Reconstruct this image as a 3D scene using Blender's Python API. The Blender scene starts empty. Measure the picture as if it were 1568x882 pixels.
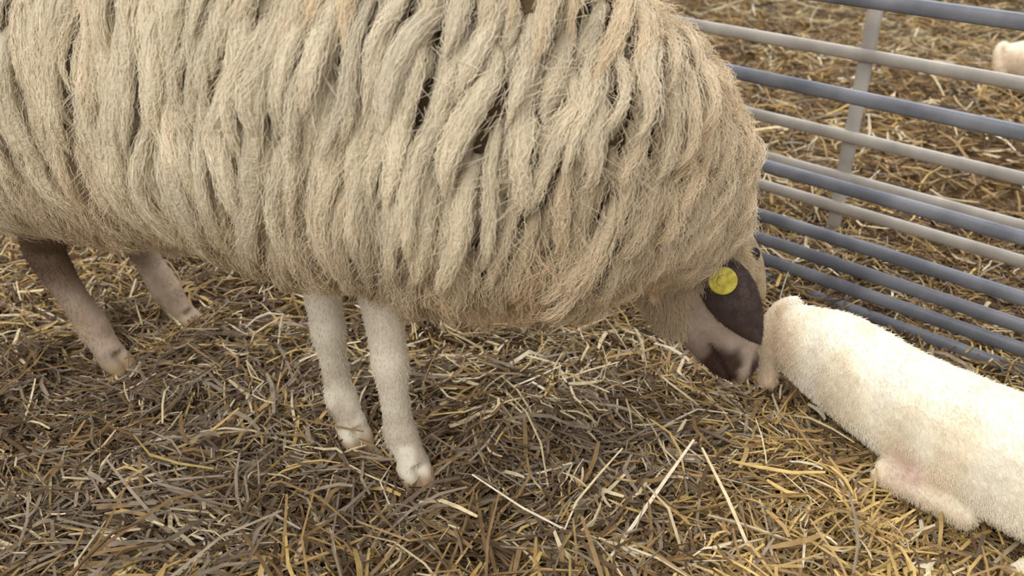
import bpy, math
import numpy as np
from mathutils import Vector
rng=np.random.default_rng(7)
scene=bpy.context.scene
try:
    scene.view_settings.view_transform='Standard'
    scene.view_settings.look='None'
except Exception: pass

def lin(c):
    c=np.array(c,float)/255.0
    return np.where(c<=0.04045,c/12.92,((c+0.055)/1.055)**2.4)
def frac(a): return a-np.floor(a)
def vnoise(x,y,seed=0):
    xi=np.floor(x);yi=np.floor(y);fx=x-xi;fy=y-yi
    fx=fx*fx*(3-2*fx);fy=fy*fy*(3-2*fy)
    def h(a,b): return frac(np.sin(a*127.1+b*311.7+seed*74.7)*43758.5453)
    return (h(xi,yi)*(1-fx)+h(xi+1,yi)*fx)*(1-fy)+(h(xi,yi+1)*(1-fx)+h(xi+1,yi+1)*fx)*fy
def ground_h(x,y):
    x=np.asarray(x,float);y=np.asarray(y,float)
    return 0.030*(vnoise(x*2.3,y*2.3,1)-.5)+0.018*(vnoise(x*6,y*6,2)-.5)-0.022
def norm(a): return a/np.maximum(np.linalg.norm(a,axis=-1,keepdims=True),1e-9)
def lerp(a,b,t): return a*(1-t)+b*t
def sstep(a,b,x):
    t=np.clip((x-a)/(b-a),0,1);return t*t*(3-2*t)

# ---------- object helpers
def link(ob,parent=None):
    scene.collection.objects.link(ob)
    if parent is not None: ob.parent=parent
    return ob
def empty(name,loc=(0,0,0)):
    e=bpy.data.objects.new(name,None);e.empty_display_size=.1;e.location=loc
    return link(e)
def np_mesh(name,v,q,col=None,smooth=True):
    me=bpy.data.meshes.new(name)
    v=np.ascontiguousarray(v,dtype=np.float32);q=np.ascontiguousarray(q,dtype=np.int32)
    n=q.shape[1]
    me.vertices.add(len(v));me.vertices.foreach_set('co',v.ravel())
    me.loops.add(q.size);me.loops.foreach_set('vertex_index',q.ravel())
    me.polygons.add(len(q));me.polygons.foreach_set('loop_start',np.arange(0,q.size,n,dtype=np.int32))
    me.polygons.foreach_set('use_smooth',np.full(len(q),smooth))
    me.update(calc_edges=True);me.validate()
    if col is not None: set_col(me,col)
    return me
def set_col(me,col):
    a=me.attributes.get('col') or me.attributes.new('col','FLOAT_COLOR','POINT')
    c=np.ones((len(col),4),np.float32);c[:,:3]=col
    a.data.foreach_set('color',c.ravel())
def hair(name,P,rad,col,mat,parent):
    N,K,_=P.shape
    cu=bpy.data.hair_curves.new(name)
    cu.add_curves([K]*N)
    cu.attributes['position'].data.foreach_set('vector',np.ascontiguousarray(P,dtype=np.float32).ravel())
    r=cu.attributes.get('radius') or cu.attributes.new('radius','FLOAT','POINT')
    r.data.foreach_set('value',np.ascontiguousarray(rad,dtype=np.float32).ravel())
    a=cu.attributes.new('col','FLOAT_COLOR','POINT')
    c=np.ones((N*K,4),np.float32);c[:,:3]=col.reshape(-1,3)
    a.data.foreach_set('color',c.ravel())
    ob=bpy.data.objects.new(name,cu);cu.materials.append(mat)
    return link(ob,parent)
def catmull(rows,n):
    rows=np.array(rows,float);m=len(rows)
    p=np.vstack([2*rows[0]-rows[1],rows,2*rows[-1]-rows[-2]])
    t=np.linspace(0,m-1-1e-6,n);i=np.floor(t).astype(int);f=(t-i)[:,None]
    p0,p1,p2,p3=p[i],p[i+1],p[i+2],p[i+3]
    return .5*((2*p1)+(-p0+p2)*f+(2*p0-5*p1+4*p2-p3)*f*f+(-p0+3*p1-3*p2+p3)*f**3)
def frames(C,up):
    T=norm(np.gradient(C,axis=0));up=np.array(up,float)
    S=norm(np.cross(T,up));U=norm(np.cross(S,T));return T,S,U
class Parts:
    def __init__(s): s.v=[];s.f=[]
    def add(s,v,f):
        o=len(s.v);s.v+= [tuple(map(float,a)) for a in v];s.f+=[tuple(int(i)+o for i in a) for a in f]
    def tube(s,rows,up=(0,0,1),n=14,res=4,smooth=True):
        rows=[r if len(r)==5 else (*r,r[3]) for r in rows]
        R=catmull(rows,(len(rows)-1)*res+1) if smooth else np.array(rows,float)
        C=R[:,:3];a=np.maximum(R[:,3],.001);b=np.maximum(R[:,4],.001)
        T,S,U=frames(C,up)
        ph=np.arange(n)/n*2*math.pi
        V=C[:,None]+S[:,None]*(a[:,None]*np.cos(ph))[...,None]+U[:,None]*(b[:,None]*np.sin(ph))[...,None]
        m=len(C);f=[]
        for i in range(m-1):
            for j in range(n):
                k=(j+1)%n;f.append((i*n+j,i*n+k,(i+1)*n+k,(i+1)*n+j))
        vv=list(V.reshape(-1,3))+[C[0],C[-1]]
        for j in range(n):
            k=(j+1)%n;f.append((m*n,k,j));f.append((m*n+1,(m-1)*n+j,(m-1)*n+k))
        s.add(vv,f)
    def mesh(s,name,smooth=True):
        me=bpy.data.meshes.new(name);me.from_pydata(s.v,[],s.f);me.update()
        me.polygons.foreach_set('use_smooth',[smooth]*len(me.polygons));return me
def remeshed(name,parts,voxel,it=6):
    me=parts.mesh(name+'_raw');ob=bpy.data.objects.new(name+'_raw',me);scene.collection.objects.link(ob)
    m=ob.modifiers.new('r','REMESH');m.mode='VOXEL';m.voxel_size=voxel;m.use_smooth_shade=True
    s=ob.modifiers.new('s','SMOOTH');s.iterations=it;s.factor=.5
    dg=bpy.context.evaluated_depsgraph_get();dg.update()
    out=bpy.data.meshes.new_from_object(ob.evaluated_get(dg));out.name=name
    bpy.data.objects.remove(ob);bpy.data.meshes.remove(me)
    return out
def mverts(me):
    v=np.zeros(len(me.vertices)*3,np.float32);me.vertices.foreach_get('co',v);v=v.reshape(-1,3).astype(float)
    n=np.zeros(len(me.vertices)*3,np.float32);me.vertices.foreach_get('normal',n)
    return v,n.reshape(-1,3).astype(float)
def sample(me,N,keep=None):
    v,nn=mverts(me);me.calc_loop_triangles()
    t=np.zeros(len(me.loop_triangles)*3,np.int32);me.loop_triangles.foreach_get('vertices',t);t=t.reshape(-1,3)
    if keep is not None:
        c=v[t].mean(1);t=t[keep(c)]
    A=np.linalg.norm(np.cross(v[t[:,1]]-v[t[:,0]],v[t[:,2]]-v[t[:,0]]),axis=1)
    i=rng.choice(len(t),N,p=A/A.sum());t=t[i]
    r1=np.sqrt(rng.random((N,1)));r2=rng.random((N,1))
    w=(1-r1,r1*(1-r2),r1*r2)
    return sum(w[k]*v[t[:,k]] for k in range(3)),norm(sum(w[k]*nn[t[:,k]] for k in range(3)))

# ---------- materials
def mat_attr(name,rough=.8,bump=0,bscale=200,spec=.3,noise_amt=.15,nscale=30,subs=0):
    m=bpy.data.materials.new(name);m.use_nodes=True;nt=m.node_tree;b=nt.nodes['Principled BSDF']
    a=nt.nodes.new('ShaderNodeAttribute');a.attribute_name='col'
    tc=nt.nodes.new('ShaderNodeTexCoord')
    nz=nt.nodes.new('ShaderNodeTexNoise');nz.inputs['Scale'].default_value=nscale;nz.inputs['Detail'].default_value=4
    mr=nt.nodes.new('ShaderNodeMapRange');mr.inputs['From Min'].default_value=.3;mr.inputs['From Max'].default_value=.7
    mr.inputs['To Min'].default_value=1-noise_amt;mr.inputs['To Max'].default_value=1+noise_amt
    vm=nt.nodes.new('ShaderNodeVectorMath');vm.operation='SCALE'
    L=nt.links
    L.new(tc.outputs['Object'],nz.inputs['Vector']);L.new(nz.outputs['Fac'],mr.inputs['Value'])
    L.new(a.outputs['Color'],vm.inputs[0]);L.new(mr.outputs['Result'],vm.inputs['Scale'])
    L.new(vm.outputs['Vector'],b.inputs['Base Color'])
    b.inputs['Roughness'].default_value=rough;b.inputs['Specular IOR Level'].default_value=spec
    if bump:
        n2=nt.nodes.new('ShaderNodeTexNoise');n2.inputs['Scale'].default_value=bscale;n2.inputs['Detail'].default_value=5
        bp=nt.nodes.new('ShaderNodeBump');bp.inputs['Strength'].default_value=bump;bp.inputs['Distance'].default_value=.01
        L.new(tc.outputs['Object'],n2.inputs['Vector']);L.new(n2.outputs['Fac'],bp.inputs['Height']);L.new(bp.outputs['Normal'],b.inputs['Normal'])
    return m
def mat_plain(name,c1,c2,rough=.5,metal=0,scale=20,bump=.1,spec=.4):
    m=bpy.data.materials.new(name);m.use_nodes=True;nt=m.node_tree;b=nt.nodes['Principled BSDF'];L=nt.links
    tc=nt.nodes.new('ShaderNodeTexCoord');nz=nt.nodes.new('ShaderNodeTexNoise');nz.inputs['Scale'].default_value=scale;nz.inputs['Detail'].default_value=6
    cr=nt.nodes.new('ShaderNodeValToRGB');cr.color_ramp.elements[0].position=.35;cr.color_ramp.elements[1].position=.65
    cr.color_ramp.elements[0].color=(*lin(c1),1);cr.color_ramp.elements[1].color=(*lin(c2),1)
    L.new(tc.outputs['Object'],nz.inputs['Vector']);L.new(nz.outputs['Fac'],cr.inputs['Fac']);L.new(cr.outputs['Color'],b.inputs['Base Color'])
    bp=nt.nodes.new('ShaderNodeBump');bp.inputs['Strength'].default_value=bump;bp.inputs['Distance'].default_value=.01
    L.new(nz.outputs['Fac'],bp.inputs['Height']);L.new(bp.outputs['Normal'],b.inputs['Normal'])
    b.inputs['Roughness'].default_value=rough;b.inputs['Metallic'].default_value=metal;b.inputs['Specular IOR Level'].default_value=spec
    return m
M_wool=mat_attr('fleece_fibre',.9,spec=.08,noise_amt=.10,nscale=12)
M_core=mat_attr('fleece_lock',.95,bump=.7,bscale=220,spec=.08,noise_amt=.12,nscale=60)
M_skin=mat_attr('sheep_skin',.75,bump=.25,bscale=120,spec=.25,noise_amt=.08,nscale=25)
M_straw=mat_attr('straw',.65,spec=.3,noise_amt=.2,nscale=60)
M_ear=mat_plain('ear_skin',(52,42,40),(80,66,60),.75,0,40,.2)
M_tag=mat_plain('yellow_plastic',(176,162,48),(214,202,96),.5,0,90,.1)
M_dark=mat_plain('dark_eye',(12,9,8),(25,18,15),.15,0,60,.0,.6)
M_ground=mat_plain('packed_bedding',(76,58,38),(134,108,74),.95,0,25,.8,.1)
M_gd=mat_plain('dark_steel',(98,102,112),(132,134,142),.5,.2,9,.05)  # darker, bluer grey steel for the front hurdle
M_gl=mat_plain('galvanised_steel',(160,154,146),(190,184,175),.5,.15,9,.05)

# ================= GROUND
gx=np.linspace(-5,8,131);gy=np.linspace(-1,12,131)
X,Y=np.meshgrid(gx,gy);V=np.stack([X,Y,ground_h(X,Y)],-1).reshape(-1,3)
n=131;i=np.arange(n-1);I,J=np.meshgrid(i,i);b0=(J*n+I).ravel()
me=np_mesh('ground',V,np.stack([b0,b0+1,b0+n+1,b0+n],1));me.materials.append(M_ground)
link(bpy.data.objects.new('ground',me))

# ================= STRAW
FEET=[(-.18,1.29),(-.315,1.405),(-.91,1.685),(-.81,1.875)]
def straw(N,xr,yr,Lr,rr,layer,tilt,keep=None,pal='near',flat=(.35,1)):
    x=rng.uniform(*xr,N);y=rng.uniform(*yr,N)
    if keep is not None:
        k=keep(x,y);x=x[k];y=y[k];N=len(x)
    L=rng.gamma(3.0,(Lr[1]-Lr[0])/4,N)+Lr[0];L=np.minimum(L,Lr[1]*1.6)
    r=rng.uniform(*rr,N)
    yaw=(vnoise(x*3.1,y*3.1,5)*2.2+vnoise(x*9,y*9,6)*1.0)*math.pi+rng.normal(0,.65,N)
    pit=rng.normal(0,tilt,N)
    damp=np.ones(N)
    for fx,fy in FEET: damp*=1-.5*np.exp(-(((x-fx)/.08)**2+((y-fy)/.08)**2))
    tpar=np.clip(((x-.62)*.52+(y-1.6)*-.70)/.76,-.1,1.1);dl=np.hypot(x-(.62+.52*tpar),y-(1.6-.70*tpar))
    damp*=1-.6*np.exp(-(dl/.15)**2)
    heap=.35+1.6*vnoise(x*8,y*8,9)**1.5+.45*vnoise(x*3,y*3,19)
    z=ground_h(x,y)+damp*(layer*rng.random(N)**1.1*heap+np.abs(np.sin(pit))*L*.32)+r
    pit*=damp
    d=np.stack([np.cos(yaw)*np.cos(pit),np.sin(yaw)*np.cos(pit),np.sin(pit)],1)
    sd=np.stack([-np.sin(yaw),np.cos(yaw),0*yaw],1)
    c=np.stack([x,y,z],1)
    bow=rng.normal(0,.11,N)*L;bz=rng.normal(.0,.06,N)*L
    P=np.stack([c-d*L[:,None]*.5,c-d*L[:,None]*.17,c+d*L[:,None]*.17,c+d*L[:,None]*.5],1)
    for k in (1,2):
        P[:,k]+=sd*(bow*rng.uniform(.3,1.4,N))[:,None];P[:,k,2]+=bz
    up=np.cross(sd,d)
    roll=rng.normal(0,.5,N)
    sd2=sd*np.cos(roll)[:,None]+up*np.sin(roll)[:,None];up2=-sd*np.sin(roll)[:,None]+up*np.cos(roll)[:,None]
    fl=rng.uniform(*flat,N)
    V=np.zeros((N,4,3,3))
    for j in range(3):
        a=j*2.0944
        off=sd2*(np.cos(a)*r)[:,None]+up2*(np.sin(a)*r*fl)[:,None]
        for k in range(4): V[:,k,j]=P[:,k]+off*(.7 if k in(0,3) else 1)
    q=[]
    for k in range(3):
        for j in range(3): q.append([k*3+j,k*3+(j+1)%3,(k+1)*3+(j+1)%3,(k+1)*3+j])
    Q=(np.array(q)[None]+np.arange(N)[:,None,None]*12).reshape(-1,4)
    cols=lin([(220,202,164),(204,174,110),(174,144,96),(144,117,80),(100,78,54),(152,137,118),(232,220,194),(120,103,84)])
    W=np.tile(np.array([.14,.14,.22,.21,.15,.10,.03,.08]),(N,1))
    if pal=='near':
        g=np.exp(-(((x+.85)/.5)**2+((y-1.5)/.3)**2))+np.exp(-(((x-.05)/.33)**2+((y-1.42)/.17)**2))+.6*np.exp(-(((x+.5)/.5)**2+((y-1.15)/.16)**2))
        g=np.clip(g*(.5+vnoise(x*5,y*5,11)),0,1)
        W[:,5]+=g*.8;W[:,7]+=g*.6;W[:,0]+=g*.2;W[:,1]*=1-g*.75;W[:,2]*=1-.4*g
        go=np.clip(sstep(1.08,.92,y)+sstep(.3,.7,x)*sstep(1.55,1.3,y),0,1)*sstep(.12,.45,vnoise(x*4,y*4,12)+.12)
        W[:,1]+=go*.8;W[:,2]+=go*.4
        pale=np.exp(-(((x-.05)/.35)**2+((y-1.85)/.3)**2))
        W[:,0]+=pale*.6;W[:,6]+=pale*.2
        dk=sstep(.5,.75,vnoise(x*3.7,y*3.7,15))*(1-go*.6)
        W[:,4]+=dk*.45;W[:,3]+=dk*.4;W[:,7]+=dk*.25
    else:
        g=vnoise(x*2.2,y*2.2,13)
        W[:,4]+=.35*sstep(.35,.75,g);W[:,3]+=.45*sstep(.4,.8,g);W[:,0]+=.35*sstep(.5,.15,g);W[:,7]+=.12;W[:,1]*=.7
    W/=W.sum(1,keepdims=True)
    idx=(rng.random((N,1))>np.cumsum(W,1)).sum(1).clip(0,7)
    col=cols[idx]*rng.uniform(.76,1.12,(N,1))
    return V.reshape(-1,3),Q,np.repeat(col,12,0)
parts=[]
near=lambda x,y:(np.abs(x)<.25+y*.75)
parts.append(straw(36000,(-2.1,2.0),(.72,2.6),(.02,.10),(.0016,.0034),.044,.16,near))
parts.append(straw(34000,(-2.1,2.0),(.72,2.6),(.008,.04),(.0012,.0026),.045,.3,near))
parts.append(straw(11000,(-2.1,2.0),(.72,2.6),(.03,.11),(.003,.0062),.047,.2,near,'near',(.15,.35)))
parts.append(straw(2000,(-2.1,2.0),(.72,2.6),(.06,.18),(.002,.0036),.05,.14,near))
parts.append(straw(1500,(-2.1,2.0),(.72,1.2),(.06,.20),(.0024,.0046),.055,.28,lambda x,y:near(x,y)&(x<.65)))
farr=lambda x,y:(np.abs(x)<.4+y*.75)
parts.append(straw(46000,(-3.5,5.0),(2.5,7.5),(.04,.18),(.003,.006),.06,.2,farr,'far'))
parts.append(straw(14000,(-5,8),(-.9,10),(.06,.2),(.003,.005),.05,.2,lambda x,y:~(((np.abs(x)<.25+y*.72)&(y>.72)&(y<7.5))),'far'))
o=0;VV=[];QQ=[];CC=[]
for v,q,c in parts: VV.append(v);QQ.append(q+o);CC.append(c);o+=len(v)
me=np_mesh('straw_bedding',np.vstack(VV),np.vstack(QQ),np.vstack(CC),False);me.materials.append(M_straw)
link(bpy.data.objects.new('straw_bedding',me))
del VV,QQ,CC,parts

# ================= HURDLES
def hurdle(base,d,s0,s1,heights,mat,r,posts,top):
    root=empty('metal_hurdle_gate',(0,0,0))
    P=Parts();b=np.array(base);d=np.array(d)
    F=lambda s,z:(b[0]+d[0]*s,b[1]+d[1]*s,z)
    for z in heights:
        P.tube([(*F(s,z),r*.6,r) for s in (s0,s0+.02,s1-.02,s1)],smooth=False,n=14)
    rails=bpy.data.objects.new('rails',P.mesh('rails'));rails.data.materials.append(mat);link(rails,root)
    P=Parts();nrm=np.array([-d[1],d[0]])
    for s,off,w in posts:
        x,y,_=F(s,0);x+=nrm[0]*off;y+=nrm[1]*off
        P.tube([(x,y,z,w,w*.55) for z in (-.02,0,.3,.6,top-.01,top)],up=(nrm[0],nrm[1],0),smooth=False,n=14)
    po=bpy.data.objects.new('uprights',P.mesh('uprights'));po.data.materials.append(mat);link(po,root)
    return root
d=(-.72,.69)
hurdle((1.161,1.619),d,-1.0,1.55,[.03,.085,.14,.205,.34,.56,.775,.95],M_gd,.0175,[(-1.0,0,.02),(1.55,0,.02)],.97)
hurdle((1.4025,1.871),d,-1.0,1.75,[.035,.135,.225,.345,.57,.79,.95],M_gl,.0175,[(-1.0,0,.02),(.65,-.018,.021),(1.75,0,.02)],.97)

# ================= EWE
ewe=empty('sheep')
SEC=[(-1.27,1.955,.67,.05,.06),(-1.21,1.92,.665,.16,.17),(-1.05,1.82,.67,.24,.248),(-.8,1.68,.70,.265,.258),(-.5,1.54,.735,.28,.252),
     (-.25,1.445,.725,.28,.262),(-.04,1.40,.685,.265,.270),(.10,1.415,.64,.228,.245),(.222,1.468,.575,.17,.19),(.30,1.52,.48,.12,.145),(.34,1.545,.405,.09,.11)]
R=catmull(SEC,260);C=R[:,:3]
seg=np.r_[0,np.cumsum(np.linalg.norm(np.diff(C,axis=0),axis=1))];LEN=seg[-1]
u=np.linspace(0,LEN,260);R=np.stack([np.interp(u,seg,R[:,k]) for k in range(5)],1);C=R[:,:3]
T,S,U=frames(C,(0,0,1))
ALL=np.hstack([R,S,U])
def surf0(s,th):
    s=np.clip(s,0,LEN)
    A=[np.interp(s,u,ALL[:,k]) for k in range(11)]
    c=np.stack(A[0:3],-1);w=A[3];h=A[4];Sd=np.stack(A[5:8],-1);Ud=np.stack(A[8:11],-1)
    cs=np.cos(th);sn=np.sin(th)
    k=(np.abs(cs)**2.4+np.abs(sn)**2.4)**(-1/2.4)
    k=k*(1+.05*(vnoise(s*7,th*2.2,51)-.5)*2+.03*(vnoise(s*16,th*3.2,52)-.5)*2)
    return c+Sd*(w*sn*k)[...,None]+Ud*(h*cs*k)[...,None]
def surf(s,th):
    e=.004;p=surf0(s,th)
    ds=surf0(s+e,th)-surf0(s-e,th);dt=surf0(s,th+.02)-surf0(s,th-.02)
    nn=norm(np.cross(dt,ds));
    cc=np.stack([np.interp(np.clip(s,0,LEN),u,C[:,k]) for k in range(3)],-1)
    sg=np.sign((nn*(p-cc)).sum(-1,keepdims=True));sg[sg==0]=1
    return p,nn*sg,norm(ds)
ns,nt_=150,96
ss=np.linspace(0,LEN,ns);tt=np.arange(nt_)/nt_*2*math.pi-math.pi
SS,TT=np.meshgrid(ss,tt,indexing='ij');p,nn,_=surf(SS,TT)
p=p-nn*.004
V=p.reshape(-1,3)
I,J=np.meshgrid(np.arange(ns-1),np.arange(nt_),indexing='ij');K=(J+1)%nt_
Q=np.stack([I*nt_+J,(I+1)*nt_+J,(I+1)*nt_+K,I*nt_+K],-1).reshape(-1,4)
me=np_mesh('fleece_base',V,Q,np.tile(lin((124,104,78)),(len(V),1)));me.materials.append(M_core)  # dark tan base colour paints shade into the gaps between locks
link(bpy.data.objects.new('fleece_base',me),ewe)
def frizz(s,th): return 1+1.1*np.maximum(sstep(1.6,2.3,np.abs(th)),.8*sstep(LEN-.6,LEN-.25,s))
def gen_locks(ncol,nrow,lenr,wr,thk,lift,seed,js,stag,dr,K=14):
    cs=(np.arange(ncol)+.5)/ncol*LEN
    rows=(np.arange(nrow)+.5)/nrow*2*math.pi-math.pi
    s,th=np.meshgrid(cs,rows,indexing='ij')
    th=th+(rng.random(ncol)[:,None])*stag*2*math.pi/nrow
    s=s+rng.uniform(-js,js,s.shape)*LEN/ncol;th=th+rng.uniform(-.5,.5,s.shape)*2*math.pi/nrow
    s=s.ravel();th=th.ravel();th=(th+math.pi)%(2*math.pi)-math.pi
    s=s+(vnoise(s*4,th*1.2,seed+5)-.5)*.04+(vnoise(s*9,th*2.5,seed+6)-.5)*.015
    rloc=(np.interp(s,u,R[:,3])+np.interp(s,u,R[:,4]))/2
    keep=rng.random(len(s))<np.clip(rloc/.22,.4,1)
    s=s[keep];th=th[keep];rloc=rloc[keep];n=len(s)
    sc=1-.5*sstep(LEN-.5,LEN-.02,s)
    L=rng.uniform(*lenr,n)*(1-.66*sstep(LEN-.7,LEN-.02,s))*(1-.5*sstep(1.6,2.3,np.abs(th)))
    t=np.linspace(0,1,K)[None]
    sg=np.sign(th)[:,None]
    drift=(vnoise(s*3.2,th*1.1,seed)-.5)*dr+rng.normal(0,.09,n)*frizz(s,th)
    wav=(rng.normal(0,.0035,n)[:,None]*np.sin(t*rng.uniform(3,10,n)[:,None]+rng.uniform(0,6,n)[:,None]))
    sK=s[:,None]+drift[:,None]*t*L[:,None]*.5+wav
    tK=th[:,None]+sg*t*L[:,None]/np.maximum(rloc,.1)[:,None]
    lim=2.75
    ins=(np.abs(th)[:,None]<lim)
    over=np.maximum(np.abs(tK)-lim,0)*rloc[:,None]*ins
    tK=np.where((np.abs(tK)>lim)&ins,sg*lim,tK)
    tK=np.where(~ins,th[:,None]+0*tK,tK)
    hang=np.where(~ins,t*L[:,None]*.25,over*.3)
    p,nn,ds=surf(sK,tK)
    lf=(lift*rng.uniform(.45,1.4,n)*sc)[:,None]
    ww=np.sin(t*rng.uniform(4,11,n)[:,None]+rng.uniform(0,6,n)[:,None])*.003
    p=p+nn*(.001+lf*t**.55*(1-.45*t**4)+ww*t)[...,None]
    p[...,2]-=hang
    side=norm(ds)
    w=(rng.uniform(*wr,n)*sc)
    return s,th,p,nn,side,w,w*thk,L,sc
prof_x=[0,.12,.35,.6,.84,1];prof_y=[.65,.95,1,.86,.56,.12]
def lock_color(s,th):
    n=len(s)
    base=lin((236,224,198));tan=lin((206,182,144));grey=lin((222,213,196))
    m=vnoise(s*9,th*3,21)
    c=lerp(base[None],tan[None],(sstep(.5,1.0,m)*.5)[:,None])
    c=lerp(c,grey[None],(sstep(.6,.2,vnoise(s*3,th*2,22))*.6)[:,None])
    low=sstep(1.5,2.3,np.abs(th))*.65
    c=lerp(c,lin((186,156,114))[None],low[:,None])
    nk=sstep(LEN-.6,LEN-.2,s)*.35
    c=lerp(c,lin((230,206,172))[None],nk[:,None])
    y=np.exp(-(((s-.37)/.035)**2+((th-1.75)/.2)**2))*.8
    c=lerp(c,lin((206,192,70))[None],y[:,None])
    return c*rng.uniform(.90,1.06,(n,1))
allP=[];allR=[];allC=[];coreV=[];coreQ=[];coreC=[];co=0
LAY=[(60,27,(.14,.26),(.008,.0205),.95,.050,112,.36,1,.6,1.0),
     (72,40,(.07,.14),(.010,.016),.8,.018,30,.5,1,.6,.76)]  # deep filler layer, colour dimmed to paint shade into the creases
for (nc,nr,lr,wr,tk,lf,H,js,stg,dr,bri) in LAY:
    s,th,p,nn,side,w,b,L,sc=gen_locks(nc,nr,lr,wr,tk,lf,31,js,stg,dr)
    n,K,_=p.shape;t=np.linspace(0,1,K);pr=np.interp(t,prof_x,prof_y)
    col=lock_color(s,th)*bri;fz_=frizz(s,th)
    cs_=(1/(.8+.2*fz_))[:,None,None]
    m=10;ph=np.arange(m)/m*2*math.pi
    V=p[:,:,None]+side[:,:,None]*(cs_*w[:,None,None]*pr[None,:,None]*np.cos(ph)*.92)[...,None]+nn[:,:,None]*(cs_*b[:,None,None]*pr[None,:,None]*np.sin(ph)*.88)[...,None]
    I,J=np.meshgrid(np.arange(K-1),np.arange(m),indexing='ij');JJ=(J+1)%m
    q=np.stack([I*m+J,(I+1)*m+J,(I+1)*m+JJ,I*m+JJ],-1).reshape(-1,4)
    coreQ.append((q[None]+np.arange(n)[:,None,None]*K*m).reshape(-1,4)+co);coreV.append(V.reshape(-1,3));co+=n*K*m
    rc=(.70+.25*t)[None,:,None]  # root end of each lock coloured darker, painted shade in the gaps
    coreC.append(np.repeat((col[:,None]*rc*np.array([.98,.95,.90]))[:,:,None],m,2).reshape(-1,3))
    phi=rng.uniform(0,2*math.pi,(n,H));rho=rng.uniform(.85,1.18,(n,H))
    KK=10;te=rng.uniform(.4,1.05,(n,H));t0=te-rng.uniform(.18,.4,(n,H));t0=np.maximum(t0,0)
    tt_=t0[...,None]+(te-t0)[...,None]*np.linspace(0,1,KK)
    fi=np.clip(tt_,0,1)*(K-1);i0=np.minimum(fi.astype(int),K-2);fr=(tt_*(K-1)-i0)[...,None]
    li=np.arange(n)[:,None,None]
    g=lambda A:A[li,i0]*(1-fr)+A[li,i0+1]*fr
    pp=g(p);sd=g(side);n_=g(nn)
    prh=np.interp(tt_,prof_x,prof_y)
    ph_=phi[...,None]+(tt_-.5)*rng.normal(0,1.8,(n,H,1))
    fz=lambda a:np.sin(tt_*rng.uniform(25,95,(n,H,1))+rng.uniform(0,6.28,(n,H,1)))*a
    F=fz_[:,None,None]
    dt=(tt_-t0[...,None])
    A=w[:,None,None]*prh*rho[...,None]*np.cos(ph_)+fz(.0016)+rng.normal(0,.015,(n,H,1))*F*dt
    B=b[:,None,None]*prh*rho[...,None]*np.sin(ph_)+fz(.0014)+np.abs(rng.normal(0,.010,(n,H,1)))*F*dt
    P=pp+sd*A[...,None]+n_*B[...,None]
    c=col[:,None,None]*rng.uniform(.96,1.05,(n,H,1,1))*(.72+.32*np.clip(tt_,0,1)**.6)[...,None]  # darker wool roots, which also paint shade between the locks
    c=c*np.ones((n,H,KK,3))
    rad=np.interp(np.linspace(0,1,KK),[0,.3,1],[.00035,.0005,.00018])[None,None]*rng.uniform(.7,1.2,(n,H,1))
    allP.append(P.reshape(-1,KK,3));allC.append(c.reshape(-1,KK,3));allR.append((rad*np.ones((n,H,KK))).reshape(-1,KK))
n=120000;KK=8
s=rng.uniform(0,LEN,n);th=rng.uniform(-math.pi,math.pi,n)
pk=.18+.82*np.maximum(sstep(1.5,2.3,np.abs(th)),sstep(LEN-.45,LEN-.2,s));k=rng.random(n)<pk;s=s[k];th=th[k];n=len(s)
rl=(np.interp(s,u,R[:,3])+np.interp(s,u,R[:,4]))/2
L=rng.uniform(.018,.045,n);t=np.linspace(0,1,KK)[None]
cl=(vnoise(s*45,th*9,61)-.5)*2.2
tK=th[:,None]+np.sign(th)[:,None]*t*(L/rl*rng.uniform(.4,1,n))[:,None];sK=s[:,None]+(cl+rng.normal(0,.25,n))[:,None]*L[:,None]*t
p,nn,_=surf(sK,np.clip(tK,-3.1,3.1))
scl=(1-.5*sstep(LEN-.45,LEN-.02,s))[:,None]
p=p+nn*((.024*scl+rng.uniform(0,.034,n)[:,None]*scl*t)+np.sin(t*rng.uniform(4,14,n)[:,None])*.002)[...,None]
p[...,2]-=(sstep(2.0,2.9,np.abs(th))*L*.5)[:,None]*t
c=lock_color(s,th)[:,None]*np.ones((1,KK,1));rad=np.interp(t[0],[0,1],[.00042,.00018])[None]*np.ones((n,1))
allP.append(p);allC.append(c);allR.append(rad)
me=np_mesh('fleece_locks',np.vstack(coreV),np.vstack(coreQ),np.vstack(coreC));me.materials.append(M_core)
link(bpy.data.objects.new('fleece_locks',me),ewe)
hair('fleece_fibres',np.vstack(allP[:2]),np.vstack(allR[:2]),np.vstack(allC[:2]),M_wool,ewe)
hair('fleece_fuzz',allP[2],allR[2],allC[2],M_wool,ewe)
del allP,allR,allC

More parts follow.
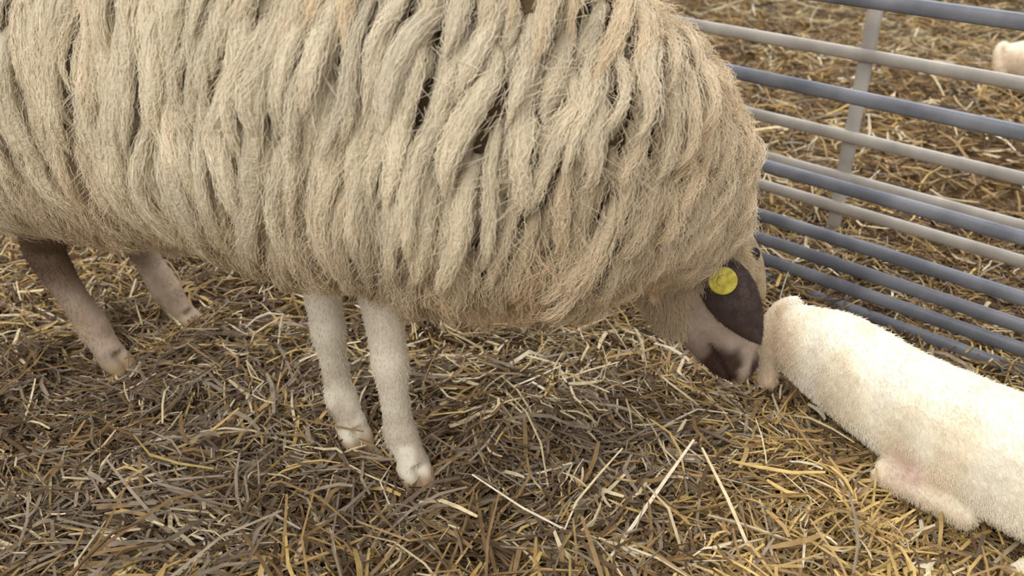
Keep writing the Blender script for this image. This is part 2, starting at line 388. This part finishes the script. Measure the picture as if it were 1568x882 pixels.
P=Parts()
P.tube([(r[0],r[1],r[2],r[3]*.86,r[4]*.86) for r in SEC[1:]],n=24)
def hoof(x,y,d):
    d=np.array(d)/np.linalg.norm(d);sx,sy=-d[1],d[0]
    for k in(-1,1):
        o=.0165*k
        P.tube([(x-d[0]*.02+sx*o,y-d[1]*.02+sy*o,.025,.015,.022),(x+d[0]*.012+sx*o*1.05,y+d[1]*.012+sy*o*1.05,.02,.0175,.024),(x+d[0]*.04+sx*o*.95,y+d[1]*.04+sy*o*.95,.008,.014,.013),(x+d[0]*.052+sx*o*.8,y+d[1]*.052+sy*o*.8,.0,.005,.006)])
def leg_front(dx,dy):
    P.tube([(-.24+dx,1.39+dy,.60,.07,.09),(-.235+dx,1.36+dy,.48,.044,.054),(-.232+dx,1.345+dy,.38,.035,.040),(-.226+dx,1.335+dy,.29,.031,.034),(-.224+dx,1.332+dy,.255,.034,.036),(-.222+dx,1.335+dy,.20,.027,.029),
            (-.22+dx,1.34+dy,.13,.0255,.028),(-.215+dx,1.335+dy,.09,.031,.034),(-.20+dx,1.32+dy,.058,.028,.029),(-.19+dx,1.307+dy,.035,.031,.031)],up=(1,0,0))
    hoof(-.19+dx,1.305+dy,(.5,-.86))
leg_front(0,0);leg_front(-.135,.115)
for dx,dy in((0,0),(.10,.19)):
    P.tube([(-.98+dx,1.73+dy,.64,.10,.13),(-.90+dx,1.68+dy,.50,.075,.10),(-.98+dx,1.71+dy,.38,.055,.07),(-1.05+dx,1.755+dy,.30,.036,.050),(-1.048+dx,1.755+dy,.25,.036,.043),(-1.005+dx,1.735+dy,.165,.029,.033),
            (-.965+dx,1.712+dy,.095,.034,.037),(-.945+dx,1.70+dy,.06,.03,.032),(-.93+dx,1.692+dy,.035,.033,.033)],up=(1,0,0))
    hoof(-.925+dx,1.69+dy,(.86,-.5))
P.tube([(.28,1.52,.47,.08,.10),(.345,1.55,.395,.072,.09),(.385,1.56,.325,.068,.09),(.418,1.558,.255,.056,.075),(.446,1.553,.19,.046,.060),(.466,1.55,.135,.043,.053),(.48,1.548,.10,.039,.048),(.487,1.547,.074,.02,.025)],up=(1,0,0),n=20)
P.tube([(.30,1.555,.31,.052,.05),(.335,1.555,.25,.048,.045),(.40,1.553,.16,.034,.032),(.45,1.55,.10,.027,.026)],up=(1,0,0))
P.tube([(.43,1.50,.33,.012,.012),(.436,1.50,.31,.014,.014),(.44,1.50,.29,.01,.01)],up=(1,0,0))
me=remeshed('skin_body',P,.0055,4)
v,nn=mverts(me)
hm=(v[:,0]>.36)&(v[:,2]<.20)
t_m=np.clip((v[:,2]-.085)/.09,0,1.3)
mx=.466-.055*t_m
gr=np.exp(-((v[:,0]-mx)/.006)**2)*hm*(t_m<1.0)*(v[:,2]>.08)
v=v-nn*(gr*.006)[:,None]
ns1=np.exp(-(((v[:,0]-.503)/.012)**2+((np.abs(v[:,1]-1.548)-.022)/.008)**2+((v[:,2]-.112)/.012)**2))
v=v-nn*(ns1*.007)[:,None]
me.vertices.foreach_set('co',v.astype(np.float32).ravel());me.update()
def bodycol(p):
    c=np.tile(lin((226,216,196)),(len(p),1))
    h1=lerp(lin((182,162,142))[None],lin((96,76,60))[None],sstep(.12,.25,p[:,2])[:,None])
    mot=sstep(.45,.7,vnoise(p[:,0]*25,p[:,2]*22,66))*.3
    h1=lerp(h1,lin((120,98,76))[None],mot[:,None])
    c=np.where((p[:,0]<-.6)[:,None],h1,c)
    hc=np.tile(lin((190,172,156)),(len(p),1))
    hc=lerp(hc,lin((136,116,106))[None],(sstep(.24,.15,p[:,2])*sstep(.46,.40,p[:,0])*.8)[:,None])
    wob=.006*(vnoise(p[:,0]*60,p[:,2]*60,77)-.5)*2
    br=np.exp(-(((p[:,0]-.440+wob)/.038)**4+((p[:,2]-.118+wob)/.052)**4))
    hc=lerp(hc,lin((60,39,32))[None],np.clip(br*1.3,0,.95)[:,None])
    hc=lerp(hc,lin((56,40,38))[None],(sstep(.490,.503,p[:,0]+wob)*sstep(.17,.12,p[:,2])*.9)[:,None])
    tm=np.clip((p[:,2]-.085)/.09,0,1.3);ml=np.exp(-((p[:,0]-(.466-.055*tm))/.0045)**2)*(tm<1)*(p[:,2]<.2)
    hc=lerp(hc,lin((30,20,18))[None],(ml*.8)[:,None])
    c=np.where((p[:,0]>.2)[:,None],hc,c)
    nh=(p[:,0]<.2)
    c=lerp(c,lin((172,148,116))[None],(sstep(.036,.022,p[:,2])*nh)[:,None])
    dirt=sstep(.4,.8,vnoise(p[:,0]*40,p[:,2]*30,4))*.5*sstep(.25,.03,p[:,2])*nh
    return lerp(c,lin((140,114,82))[None],dirt[:,None])
set_col(me,bodycol(v)*.95);me.materials.append(M_skin)
link(bpy.data.objects.new('skin_body',me),ewe)
def short_fur(name,me,N,keep,L,rad,gvec,colf,curl=0,mat=M_wool,parent=None,K=4,gw=1.0,nw=.5,cs=90):
    p,nr=sample(me,N,keep);g=np.array(gvec,float)
    t=np.linspace(0,1,K)
    d=norm(nr*nw+g*gw+rng.normal(0,.25,p.shape))
    ll=(L*rng.uniform(.6,1.3,len(p)))
    P_=p[:,None]+d[:,None]*(ll[:,None]*t)[...,None]
    if curl:
        cx=vnoise(p[:,0]*cs,p[:,1]*cs+p[:,2]*cs*.8,3)*12;rr=curl*np.sin(t*3.0)
        ax=norm(np.cross(nr,rng.normal(0,1,p.shape)*.3+np.stack([np.cos(cx),np.sin(cx),np.cos(cx*1.3)],1)))
        P_+=ax[:,None]*(rr)[None,:,None]
    c=colf(p)[:,None]*rng.uniform(.9,1.08,(len(p),1,1))*np.ones((1,K,1))
    r=np.interp(t,[0,.5,1],[rad,rad,rad*.35])[None]*np.ones((len(p),1))
    return hair(name,P_,r,c,mat,parent)
short_fur('short_hair',me,26000,lambda c:((c[:,0]<.2)&(c[:,2]<.45)&(c[:,2]>.04))|((c[:,0]>.3)&(c[:,2]<.40)),.007,.0003,(0,0,-1),bodycol,0,parent=ewe)
cheek=lambda c:(c[:,0]>.22)&(c[:,2]<.46)&(c[:,2]>.20)&((c[:,0]<.35)|(c[:,2]>.335))&((c[:,0]-(c[:,2]-.2)*.25<.40)|(c[:,2]>.345))
short_fur('cheek_wool',me,15000,cheek,.030,.00045,(.25,0,-1),lambda p:np.tile(lin((206,186,156)),(len(p),1)),.004,parent=ewe,K=6,gw=.9,nw=.5)
def ear(name,base,tip,wid,nrm,mat,curl=.25):
    base=np.array(base);tip=np.array(tip);ax=tip-base;L=np.linalg.norm(ax);ax=ax/L
    nrm=np.array(nrm,float);nrm=norm(nrm-ax*(nrm@ax));wd=np.cross(ax,nrm)
    n1,n2=18,11;Vs=[]
    for sgn in(1,-1):
        for i in range(n1):
            t=i/(n1-1);w=wid*(math.sin(math.pi*min(1,(t**.9*.86+.14)))**.8)+.002
            for j in range(n2):
                q=(j/(n2-1)-.5)*2
                c=base+ax*L*t+wd*w*q+nrm*((-curl*w*q*q)+.012*math.sin(t*3.1))
                Vs.append(c+nrm*.0022*sgn*(1-q*q*.8))
    f=[]
    o=n1*n2
    for i in range(n1-1):
        for j in range(n2-1):
            a=i*n2+j;f.append((a,a+1,a+n2+1,a+n2));f.append((o+a,o+a+n2,o+a+n2+1,o+a+1))
        a=i*n2;f.append((a,a+n2,o+a+n2,o+a));a=i*n2+n2-1;f.append((a,o+a,o+a+n2,a+n2))
    for j in range(n2-1):
        f.append((j,o+j,o+j+1,j+1));a=(n1-1)*n2+j;f.append((a,a+1,o+a+1,o+a))
    P=Parts();P.add(Vs,f);me=P.mesh(name);me.materials.append(mat);return link(bpy.data.objects.new(name,me),ewe)
e1=ear('ear_near',(.38,1.485,.385),(.49,1.45,.220),.050,(-.15,-1,.25),M_ear,.45)
M_ear2=mat_plain('far_ear_skin',(150,128,104),(178,160,128),.8,0,40,.2)
ear('ear_far',(.45,1.60,.41),(.53,1.585,.24),.032,(.5,-.8,.2),M_ear2)
short_fur('ear_hair',e1.data,4000,None,.005,.0003,(.5,-.2,-1),lambda p:np.tile(lin((84,68,60)),(len(p),1)),0,parent=ewe)
def tag(name,c,nrm,r,mat):
    c=np.array(c);nrm=norm(np.array(nrm,float));P=Parts()
    pr=[(0,0.001),(0,r),(.0025,r),(.0035,r*.92),(.0035,r*.45),(.0075,r*.4),(.008,.001)]
    P.tube([(*(c+nrm*h),q,q) for h,q in pr],up=(0,0,1),n=28,smooth=False)
    me=P.mesh(name,False);me.materials.append(mat);link(bpy.data.objects.new(name,me),ewe)
tag('ear_tag_round',(.402,1.458,.358),(-.15,-1,.3),.027,M_tag)
tag('ear_tag_back',(.49,1.575,.355),(.4,-.8,.3),.014,M_dark)
def ball(name,c,r,mat,parent):
    P=Parts();P.tube([(c[0],c[1],c[2]+r*math.cos(a),r*math.sin(a)+1e-4) for a in np.linspace(0,math.pi,10)],up=(1,0,0),smooth=False,n=16)
    me=P.mesh(name);me.materials.append(mat);link(bpy.data.objects.new(name,me),parent)
ball('eye_near',(.428,1.502,.295),.012,M_dark,ewe);ball('eye_far',(.428,1.614,.295),.012,M_dark,ewe)
ball('nostril_near',(.498,1.527,.108),.007,M_dark,ewe);ball('nostril_far',(.498,1.569,.108),.007,M_dark,ewe)

# ================= LAMB
def build_lamb():
    P=Parts()
    P.tube([(.60,1.64,.13,.03,.04),(.62,1.615,.135,.065,.075),(.68,1.53,.13,.086,.096),(.76,1.40,.12,.098,.102),(.86,1.27,.12,.113,.115),(.96,1.14,.125,.11,.118),(1.04,1.03,.14,.09,.105),(1.09,.95,.185,.06,.075),(1.115,.90,.235,.05,.058)],n=20)
    P.tube([(1.13,.93,.26,.04,.05),(1.115,.89,.26,.048,.055),(1.095,.84,.24,.042,.045),(1.075,.79,.215,.03,.03),(1.065,.765,.20,.022,.022)],n=16)
    # folded hind leg tucked against the flank
    P.tube([(.66,1.53,.15,.06,.08),(.695,1.43,.13,.062,.082),(.75,1.33,.095,.052,.064),(.775,1.265,.068,.036,.042),(.745,1.255,.05,.026,.028),(.70,1.29,.04,.022,.026)])
    P.tube([(.70,1.29,.04,.024),(.725,1.255,.036,.020),(.765,1.215,.036,.019),(.795,1.188,.036,.022),(.815,1.17,.03,.02),(.825,1.16,.022,.012)])
    P.tube([(1.0,1.04,.11,.05,.06),(.96,.98,.07,.035,.04),(.90,1.01,.035,.024),(.85,1.055,.03,.019),(.90,.98,.025,.017),(.935,.94,.025,.019)])
    P.tube([(1.12,1.06,.10,.05,.06),(1.17,1.02,.05,.03,.035),(1.22,.93,.03,.02),(1.24,.85,.025,.017)])
    P.tube([(.625,1.635,.20,.024),(.59,1.645,.18,.024),(.565,1.625,.13,.024),(.56,1.60,.075,.023),(.568,1.58,.03,.016)],up=(1,0,0))
    P.tube([(.66,1.585,.19,.03),(.71,1.53,.20,.03),(.80,1.40,.195,.028),(.92,1.24,.205,.03),(1.0,1.10,.21,.03)])
    for s in(-1,1):
        P.tube([(1.125+.035*s,.905+.012*s,.285,.014,.01),(1.125+.07*s,.92+.02*s,.275,.022,.008),(1.125+.105*s,.935+.03*s,.255,.008,.005)])
    me=remeshed('lamb_skin',P,.0055,4)
    def cf(p):
        c=np.tile(lin((250,243,226)),(len(p),1))
        pk=np.exp(-(((p[:,0]-.75)/.04)**2+((p[:,1]-1.27)/.04)**2+((p[:,2]-.06)/.035)**2))*.9
        c=lerp(c,lin((196,130,112))[None],np.clip(pk,0,1)[:,None])
        tl=sstep(.61,.575,p[:,0])*.6
        c=lerp(c,lin((208,178,142))[None],tl[:,None])
        yl=sstep(.07,.02,p[:,2])*.45;c=lerp(c,lin((222,194,146))[None],yl[:,None])
        c=lerp(c,lin((238,222,192))[None],(sstep(.45,.8,vnoise(p[:,0]*14,p[:,1]*14,8))*.5)[:,None])
        return c
    v,_=mverts(me);set_col(me,cf(v)*.95);me.materials.append(M_skin)
    return me,cf
lamb=empty('lamb')
lme,cf=build_lamb()
link(bpy.data.objects.new('body',lme),lamb)
fur=short_fur('curly_wool',lme,90000,None,.009,.00045,(.25,-.45,-.6),cf,.003,parent=lamb,K=6,gw=1.0,nw=.45,cs=60)
ball('eye',(1.065,.855,.255),.008,M_dark,lamb);ball('eye_b',(1.135,.835,.255),.008,M_dark,lamb)
lamb2=empty('lamb.001')
for src,nm in((lme,'body'),(fur.data,'curly_wool')):
    link(bpy.data.objects.new(nm,src),lamb2)
ang=math.radians(45);cx,cy=.85,1.3
lamb2.rotation_euler=(0,0,ang);
lamb2.location=(2.63-(cx*math.cos(ang)-cy*math.sin(ang)),3.90-(cx*math.sin(ang)+cy*math.cos(ang)),0)

# ================= LIGHT + CAMERA
w=bpy.data.worlds.new('overcast');scene.world=w;w.use_nodes=True
bg=w.node_tree.nodes['Background'];bg.inputs['Color'].default_value=(1,.98,.955,1);bg.inputs['Strength'].default_value=.76
def area(name,loc,tgt,size,e,c):
    l=bpy.data.lights.new(name,'AREA');l.size=size;l.energy=e;l.color=c
    o=bpy.data.objects.new(name,l);o.location=loc;o.rotation_euler=(Vector(tgt)-Vector(loc)).to_track_quat('-Z','Y').to_euler();link(o)
area('barn_door_daylight',(-1.7,-1.8,3.8),(0,1.5,.4),2.8,155,(1,.98,.95))
area('roof_skylight',(1.5,3.5,4.5),(.5,2.2,0),3,180,(1,.985,.965))
cam=bpy.data.cameras.new('camera');cam.lens=36*1333/1568;cam.sensor_width=36;cam.clip_start=.05
cam.dof.use_dof=True;cam.dof.focus_distance=1.6;cam.dof.aperture_fstop=3.5
co_=bpy.data.objects.new('camera',cam);co_.location=(0,0,1.15);co_.rotation_euler=(math.radians(61),0,0);link(co_)
scene.camera=co_
